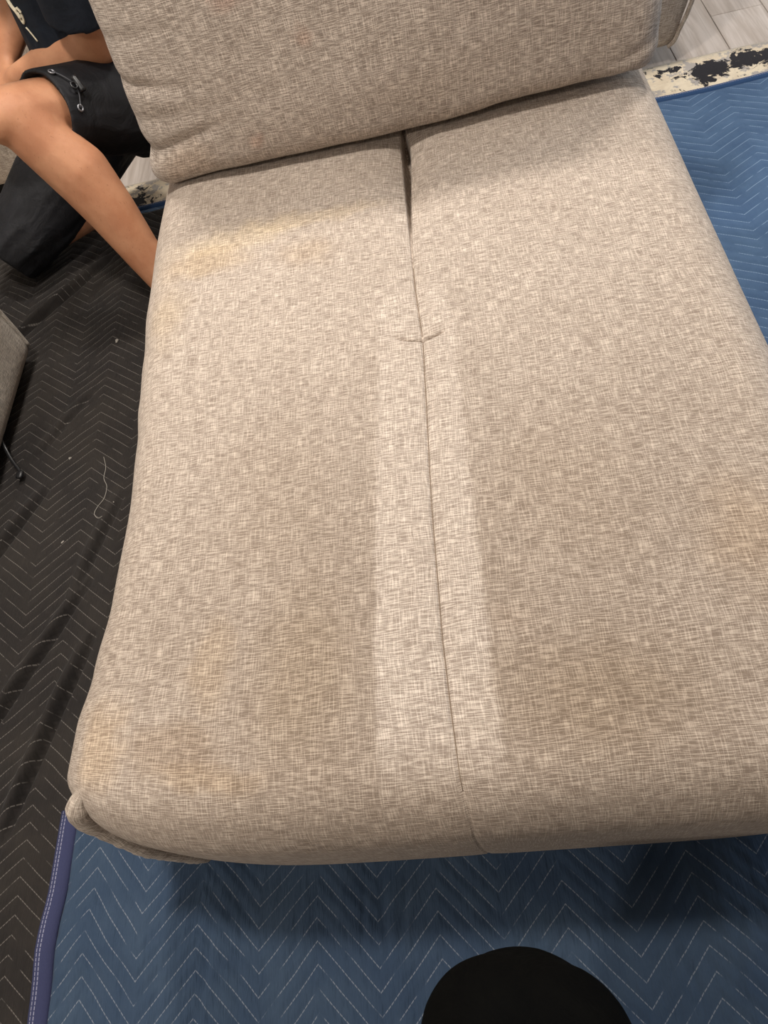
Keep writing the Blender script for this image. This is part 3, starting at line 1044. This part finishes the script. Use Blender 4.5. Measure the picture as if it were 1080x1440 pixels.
# arms
chain(bm, [(LS, 0.058), (LS.lerp(LE, 0.5), 0.054), (LE, 0.046)])
chain(bm, [(LE, 0.046), (LE.lerp(LW, 0.3), 0.050), (LE.lerp(LW, 0.7), 0.039), (LW, 0.030)])
chain(bm, [(RS, 0.056), (RS.lerp(RE, 0.5), 0.050), (RE, 0.041)])
chain(bm, [(RE, 0.041), (RE.lerp(RW, 0.35), 0.044), (RE.lerp(RW, 0.75), 0.034), (RW, 0.027)])
hand(bm, LW, (-0.9, -0.1, -0.15), (0, 0.4, -1), 1, 1.0, 0.45)
hand(bm, RW, (-0.35, -0.75, -0.35), (0.3, 0.2, -1), -1, 1.0, 0.5)
hc, hf, hu, hs, hM = head(bm, HD + Vector((0, 0, 0.02)), (-0.75, -0.55, -0.45), (-0.2, -0.15, 1))
fuse('body', bm, 0.0065, M_skin, man, 5, 0.5)
for k in (-1, 1):
    bm = bmesh.new()
    ellipsoid(bm, hc + hs * k * 0.030 + hf * 0.078 + hu * 0.012, 0.0115, 0.0115, 0.0115)
    me = bpy.data.meshes.new('eye'); bm.to_mesh(me); bm.free()
    link('eye', me, M_eye, man)
bm = bmesh.new()
ellipsoid(bm, hc + hu * 0.048 - hf * 0.026, 0.081, 0.094, 0.080, hM)
ellipsoid(bm, hc - hu * 0.005 - hf * 0.052, 0.070, 0.058, 0.070, hM)
fuse('hair', bm, 0.007, M_hair, man, 3)


def leg_cloth(bm, axis, radii, seg=28, fold=0.006, seedv=0.0, squash=(1, 1), lip=0.03, thick=0.008):
    """trouser leg as a closed solid whose hem end is hollowed"""
    P = [Vector(a) for a in axis]
    rings = []

    def ring(c, t, r, ph):
        s = t.orthogonal().normalized(); n = t.cross(s)
        out = []
        for k in range(seg):
            a = 2 * pi * k / seg
            q = r * (1 + fold / r * noise.noise(Vector((cos(a) * 2.2 + seedv, sin(a) * 2.2, ph * 3))))
            out.append(bm.verts.new(c + s * cos(a) * q + n * sin(a) * q))
        return out
    m = len(P)
    for i, p in enumerate(P):
        t = (P[min(i + 1, m - 1)] - P[max(i - 1, 0)]).normalized()
        rings.append(ring(p, t, radii[i], i * 0.4))
    t = (P[-1] - P[-2]).normalized()
    rings.append(ring(P[-1] - t * 0.001, t, radii[-1] - thick, (m - 1) * 0.4))
    rings.append(ring(P[-1] - t * lip, t, radii[-1] - thick * 1.6, (m - 1) * 0.4))
    bm.faces.new(rings[0][::-1]); bm.faces.new(rings[-1])
    for a, b in zip(rings, rings[1:]):
        for k in range(seg):
            k2 = (k + 1) % seg
            bm.faces.new((a[k], a[k2], b[k2], b[k]))


bm = bmesh.new()
chain(bm, [(PEL - Vector((0, 0, 0.02)), 0.125), (BEL - Vector((0, 0, 0.06)), 0.118)])
capsule(bm, PEL, 0.12, LH, 0.108); capsule(bm, PEL, 0.12, RH, 0.108)
hemL = LH.lerp(LK, 0.85)
leg_cloth(bm, [LH, LH.lerp(LK, 0.25), LH.lerp(LK, 0.5), LH.lerp(LK, 0.70), hemL], [0.110, 0.106, 0.099, 0.093, 0.089], seedv=1.0, fold=0.007)
leg_cloth(bm, [RH, RH.lerp(RK, 0.3), RH.lerp(RK, 0.6), RH.lerp(RK, 0.85), RK + Vector((-0.01, -0.01, 0.0)), RK + Vector((-0.055, -0.05, -0.02))], [0.112, 0.114, 0.112, 0.100, 0.092, 0.080], seedv=4.0, fold=0.012)
shorts = fuse('shorts', bm, 0.0042, M_shorts, man, 4, 0.5)
bm = bmesh.new()
chain(bm, [(PEL + Vector((0, 0, 0.05)), 0.130), (BEL + Vector((-0.045, -0.035, -0.02)), 0.128), (CH, 0.138), ((LS + RS) / 2 - Vector((0, 0, 0.02)), 0.116)])
capsule(bm, (LS + RS) / 2 + Vector((0, 0, 0.01)), 0.098, NK - Vector((0, 0, 0.035)), 0.066)
capsule(bm, (LS + RS) / 2, 0.1, LS, 0.07); capsule(bm, (LS + RS) / 2, 0.1, RS, 0.07)
leg_cloth(bm, [LS, LS.lerp(LE, 0.25), LS.lerp(LE, 0.45), LS.lerp(LE, 0.69)], [0.072, 0.078, 0.084, 0.089], seedv=7, fold=0.005)
leg_cloth(bm, [RS, RS.lerp(RE, 0.25), RS.lerp(RE, 0.5), RS.lerp(RE, 0.70)], [0.070, 0.072, 0.073, 0.074], seedv=9, fold=0.005)
shirt = fuse('t_shirt', bm, 0.0065, M_shirt, man, 4, 0.5)
for o, lb in ((shorts, 'black shorts with drawcord at the hem'), (shirt, 'dark T-shirt with white chest print')):
    o['label'] = lb


def bvh_of(o):
    return BVHTree.FromPolygons([q.co.copy() for q in o.data.vertices], [list(p.vertices) for p in o.data.polygons])


shorts_bv = bvh_of(shorts); shirt_bv = bvh_of(shirt)


def stick(bv, p, off):
    c, n, i, d = bv.find_nearest(Vector(p))
    return c + n * off, n


# drawcord with lock on the outer side of the left leg hem
DC = [(-0.785, 1.600, 0.556), (-0.748, 1.597, 0.520), (-0.749, 1.558, 0.495)]
cps = []
for p in DC:
    cps.append(stick(shorts_bv, p, 0.003))
path = []
for (a, na), (b, nb) in zip(cps, cps[1:]):
    for t in (0, 0.25, 0.5, 0.75):
        path.append(stick(shorts_bv, a.lerp(b, t), 0.004)[0])
path.append(cps[-1][0])
v, f, u = tube(path, 0.0016, 6, 3)
cord = link('drawcord', mesh('drawcord', v, f, u), M_cord, shorts)
for p, n in (cps[0], cps[2]):
    s = n.orthogonal().normalized(); t = n.cross(s)
    v, f, u = tube([p + (s * cos(a) + t * sin(a)) * 0.006 for a in [2 * pi * k / 12 for k in range(13)]], 0.002, 8, 2)
    link('eyelet', mesh('eyelet', v, f, u), M_metal, shorts)
p, n = cps[1]
ax = (cps[2][0] - cps[0][0]).normalized()
ax = (ax - n * ax.dot(n)).normalized()
v, f, u = tube([p + n * 0.007 - ax * 0.016, p + n * 0.008, p + n * 0.007 + ax * 0.016], 0.0075, 10, 4)
link('cord_lock', mesh('cord_lock', v, f, u), M_plastic, shorts)
b2 = ax.cross(n)
v, f, u = tube([p + n * 0.008 + ax * 0.004 * 0 + b2 * 0.006 + (ax * cos(a) + b2 * (1 + sin(a))) * 0.007 for a in [2 * pi * k / 12 for k in range(13)]], 0.0024, 8, 2)
link('cord_lock_loop', mesh('cord_lock_loop', v, f, u), M_plastic, shorts)

# white print strokes on the chest
PR = [[(-0.868, 1.772, 0.655), (-0.866, 1.768, 0.638), (-0.860, 1.761, 0.622), (-0.858, 1.759, 0.610)],
      [(-0.856, 1.759, 0.630), (-0.860, 1.760, 0.618), (-0.859, 1.758, 0.601), (-0.852, 1.755, 0.606), (-0.848, 1.754, 0.622), (-0.852, 1.757, 0.632)],
      [(-0.858, 1.757, 0.592), (-0.852, 1.753, 0.580), (-0.846, 1.749, 0.564)]]
for k, st in enumerate(PR):
    pp = [stick(shirt_bv, p, 0.002)[0] for p in catmull(st, 5)]
    v, f, u = tube(pp, (0.0042, 0.0026, 0.0018)[k], 8, 1)
    link('chest_print', mesh('chest_print', v, f, u), M_print, shirt)

# ---- the photographer, whose knee comes into the frame
pho = empty('person', (0.0, -0.38, 0.0))
tag(pho, 'person in black trousers whose bent knee enters at the bottom edge', 'person')
pP = Vector((0.03, -0.50, 0.74)); pLH = Vector((-0.06, -0.49, 0.72)); pRH = Vector((0.12, -0.49, 0.72))
pLK = Vector((-0.03, -0.115, 0.43)); pLA = Vector((-0.03, -0.33, 0.11))
pRK = Vector((0.20, -0.26, 0.40)); pRA = Vector((0.19, -0.47, 0.11))
pC = Vector((0.02, -0.44, 1.08)); pN = Vector((0.0, -0.38, 1.28)); pHd = Vector((0.0, -0.32, 1.43))
pLS = Vector((-0.17, -0.42, 1.22)); pRS = Vector((0.20, -0.42, 1.22))
pLE = Vector((-0.24, -0.36, 0.98)); pRE = Vector((0.26, -0.34, 0.99))
pLW = Vector((-0.10, -0.17, 1.13)); pRW = Vector((0.10, -0.17, 1.13))
bm = bmesh.new()
chain(bm, [(pP, 0.11), (Vector((0.03, -0.49, 0.9)), 0.105), (pC, 0.12), (pN, 0.06), (pHd, 0.052)])
capsule(bm, pC + Vector((0, 0, 0.12)), 0.08, pLS, 0.06); capsule(bm, pC + Vector((0, 0, 0.12)), 0.08, pRS, 0.06)
for H, K, A in ((pLH, pLK, pLA), (pRH, pRK, pRA)):
    chain(bm, [(H, 0.09), (H.lerp(K, 0.5), 0.076), (K, 0.057)])
    s_ = A - K
    chain(bm, [(K, 0.055), (K + s_ * 0.32 + Vector((0, -0.015, 0)), 0.058), (K + s_ * 0.75, 0.042), (A, 0.037)])
    chain(bm, [(A + Vector((0, -0.03, -0.035)), 0.034), (A + Vector((0, 0.09, -0.04)), 0.034), (A + Vector((0, 0.15, -0.048)), 0.026)])
for S_, E_, W_, sd in ((pLS, pLE, pLW, -1), (pRS, pRE, pRW, 1)):
    chain(bm, [(S_, 0.058), (E_, 0.042), (E_.lerp(W_, 0.3), 0.045), (W_, 0.027)])
    hand(bm, W_, (-0.5 * sd, 0.75, 0.3), (0, 0.5, 1), sd, 1.0, 0.5)
qc_, qf, qu, qs, qM = head(bm, pHd + Vector((0, 0.02, 0.03)), (0, 0.8, -0.6), (0, 0.5, 1))
fuse('body', bm, 0.008, M_skin, pho, 5)
bm = bmesh.new()
ellipsoid(bm, qc_ + qu * 0.048 - qf * 0.026, 0.081, 0.094, 0.080, qM)
ellipsoid(bm, qc_ - qu * 0.005 - qf * 0.052, 0.070, 0.058, 0.070, qM)
fuse('hair', bm, 0.008, M_hair, pho, 3)
for k in (-1, 1):
    bm = bmesh.new()
    ellipsoid(bm, qc_ + qs * k * 0.030 + qf * 0.078 + qu * 0.012, 0.0115, 0.0115, 0.0115)
    me = bpy.data.meshes.new('eye'); bm.to_mesh(me); bm.free()
    link('eye', me, M_eye, pho)
bm = bmesh.new()
chain(bm, [(pP, 0.125), (pP + Vector((0, 0, 0.1)), 0.118)])
for H, K, A, sv in ((pLH, pLK, pLA, 2), (pRH, pRK, pRA, 5)):
    capsule(bm, pP, 0.115, H, 0.105)
    chain(bm, [(H, 0.105), (H.lerp(K, 0.4), 0.098), (H.lerp(K, 0.8), 0.098), (K, 0.086)])
    ellipsoid(bm, K + Vector((-0.022, 0.012, 0.035)), 0.070, 0.070, 0.075)
    ellipsoid(bm, K + Vector((0.028, 0.006, 0.032)), 0.068, 0.068, 0.075)
    leg_cloth(bm, [K, K.lerp(A, 0.3), K.lerp(A, 0.6), K.lerp(A, 0.9)], [0.086, 0.082, 0.076, 0.072], seedv=sv, fold=0.008)
fuse('trousers', bm, 0.007, M_trouser, pho, 14, 0.7)['label'] = 'loose black trousers'
bm = bmesh.new()
chain(bm, [(pP + Vector((0, 0, 0.08)), 0.130), (Vector((0.03, -0.49, 0.9)), 0.125), (pC, 0.138), (pN - Vector((0, 0, 0.06)), 0.08)])
for S_, E_ in ((pLS, pLE), (pRS, pRE)):
    capsule(bm, pC + Vector((0, 0, 0.12)), 0.095, S_, 0.074)
    leg_cloth(bm, [S_, S_.lerp(E_, 0.3), S_.lerp(E_, 0.6)], [0.073, 0.074, 0.075], seedv=3, fold=0.005)
fuse('t_shirt', bm, 0.008, M_shirt, pho, 5)

# ------------------------------------------------------------------ small bits on the black blanket
black_bv = bvh_of(black)


def on_black(x, y, off):
    h = black_bv.ray_cast(Vector((x, y, 1)), Vector((0, 0, -1)))
    return h[0] + Vector((0, 0, off)) if h[0] else Vector((x, y, 0.04))


th = [(-0.853, 0.949), (-0.842, 0.917), (-0.841, 0.887), (-0.829, 0.861), (-0.831, 0.831), (-0.843, 0.811), (-0.847, 0.793), (-0.834, 0.778), (-0.82, 0.777)]
v, f, u = tube([on_black(x, y, 0.0016) for x, y in th], 0.0007, 6, 6)
tag(link('loose_thread', mesh('loose_thread', v, f, u), M_lint), 'loose white curled thread lying on the black blanket', 'thread')


def lint(x, y, size, label, lumps):
    bm = bmesh.new()
    rnd = random.Random(int(x * 1000))
    c = on_black(x, y, size * 0.35)
    for k in range(lumps):
        bmesh.ops.create_icosphere(bm, subdivisions=2, radius=size * rnd.uniform(0.4, 0.7),
                                   matrix=Matrix.Translation(c + Vector((rnd.uniform(-1, 1), rnd.uniform(-1.4, 1.4), 0)) * size * 0.8) @ Matrix.Diagonal((1, rnd.uniform(0.7, 1.4), 0.5, 1)))
    for q in bm.verts:
        q.co += noise.noise_vector(q.co * 400) * size * 0.25
    me = bpy.data.meshes.new('lint'); bm.to_mesh(me); bm.free()
    tag(link('lint', me, M_lint), label, 'lint', 'bits of lint on the black blanket')


lint(-0.878, 1.319, 0.0048, 'grey lint tuft beside the chaise, largest and farthest on the black blanket', 4)
lint(-0.912, 0.734, 0.0038, 'white lint speck below the loose white thread', 2)
lint(-0.940, 0.961, 0.0032, 'faint lint speck left of the loose white thread', 3)
lint(-0.804, 0.813, 0.0026, 'tiny lint speck between the white thread and chaise', 2)
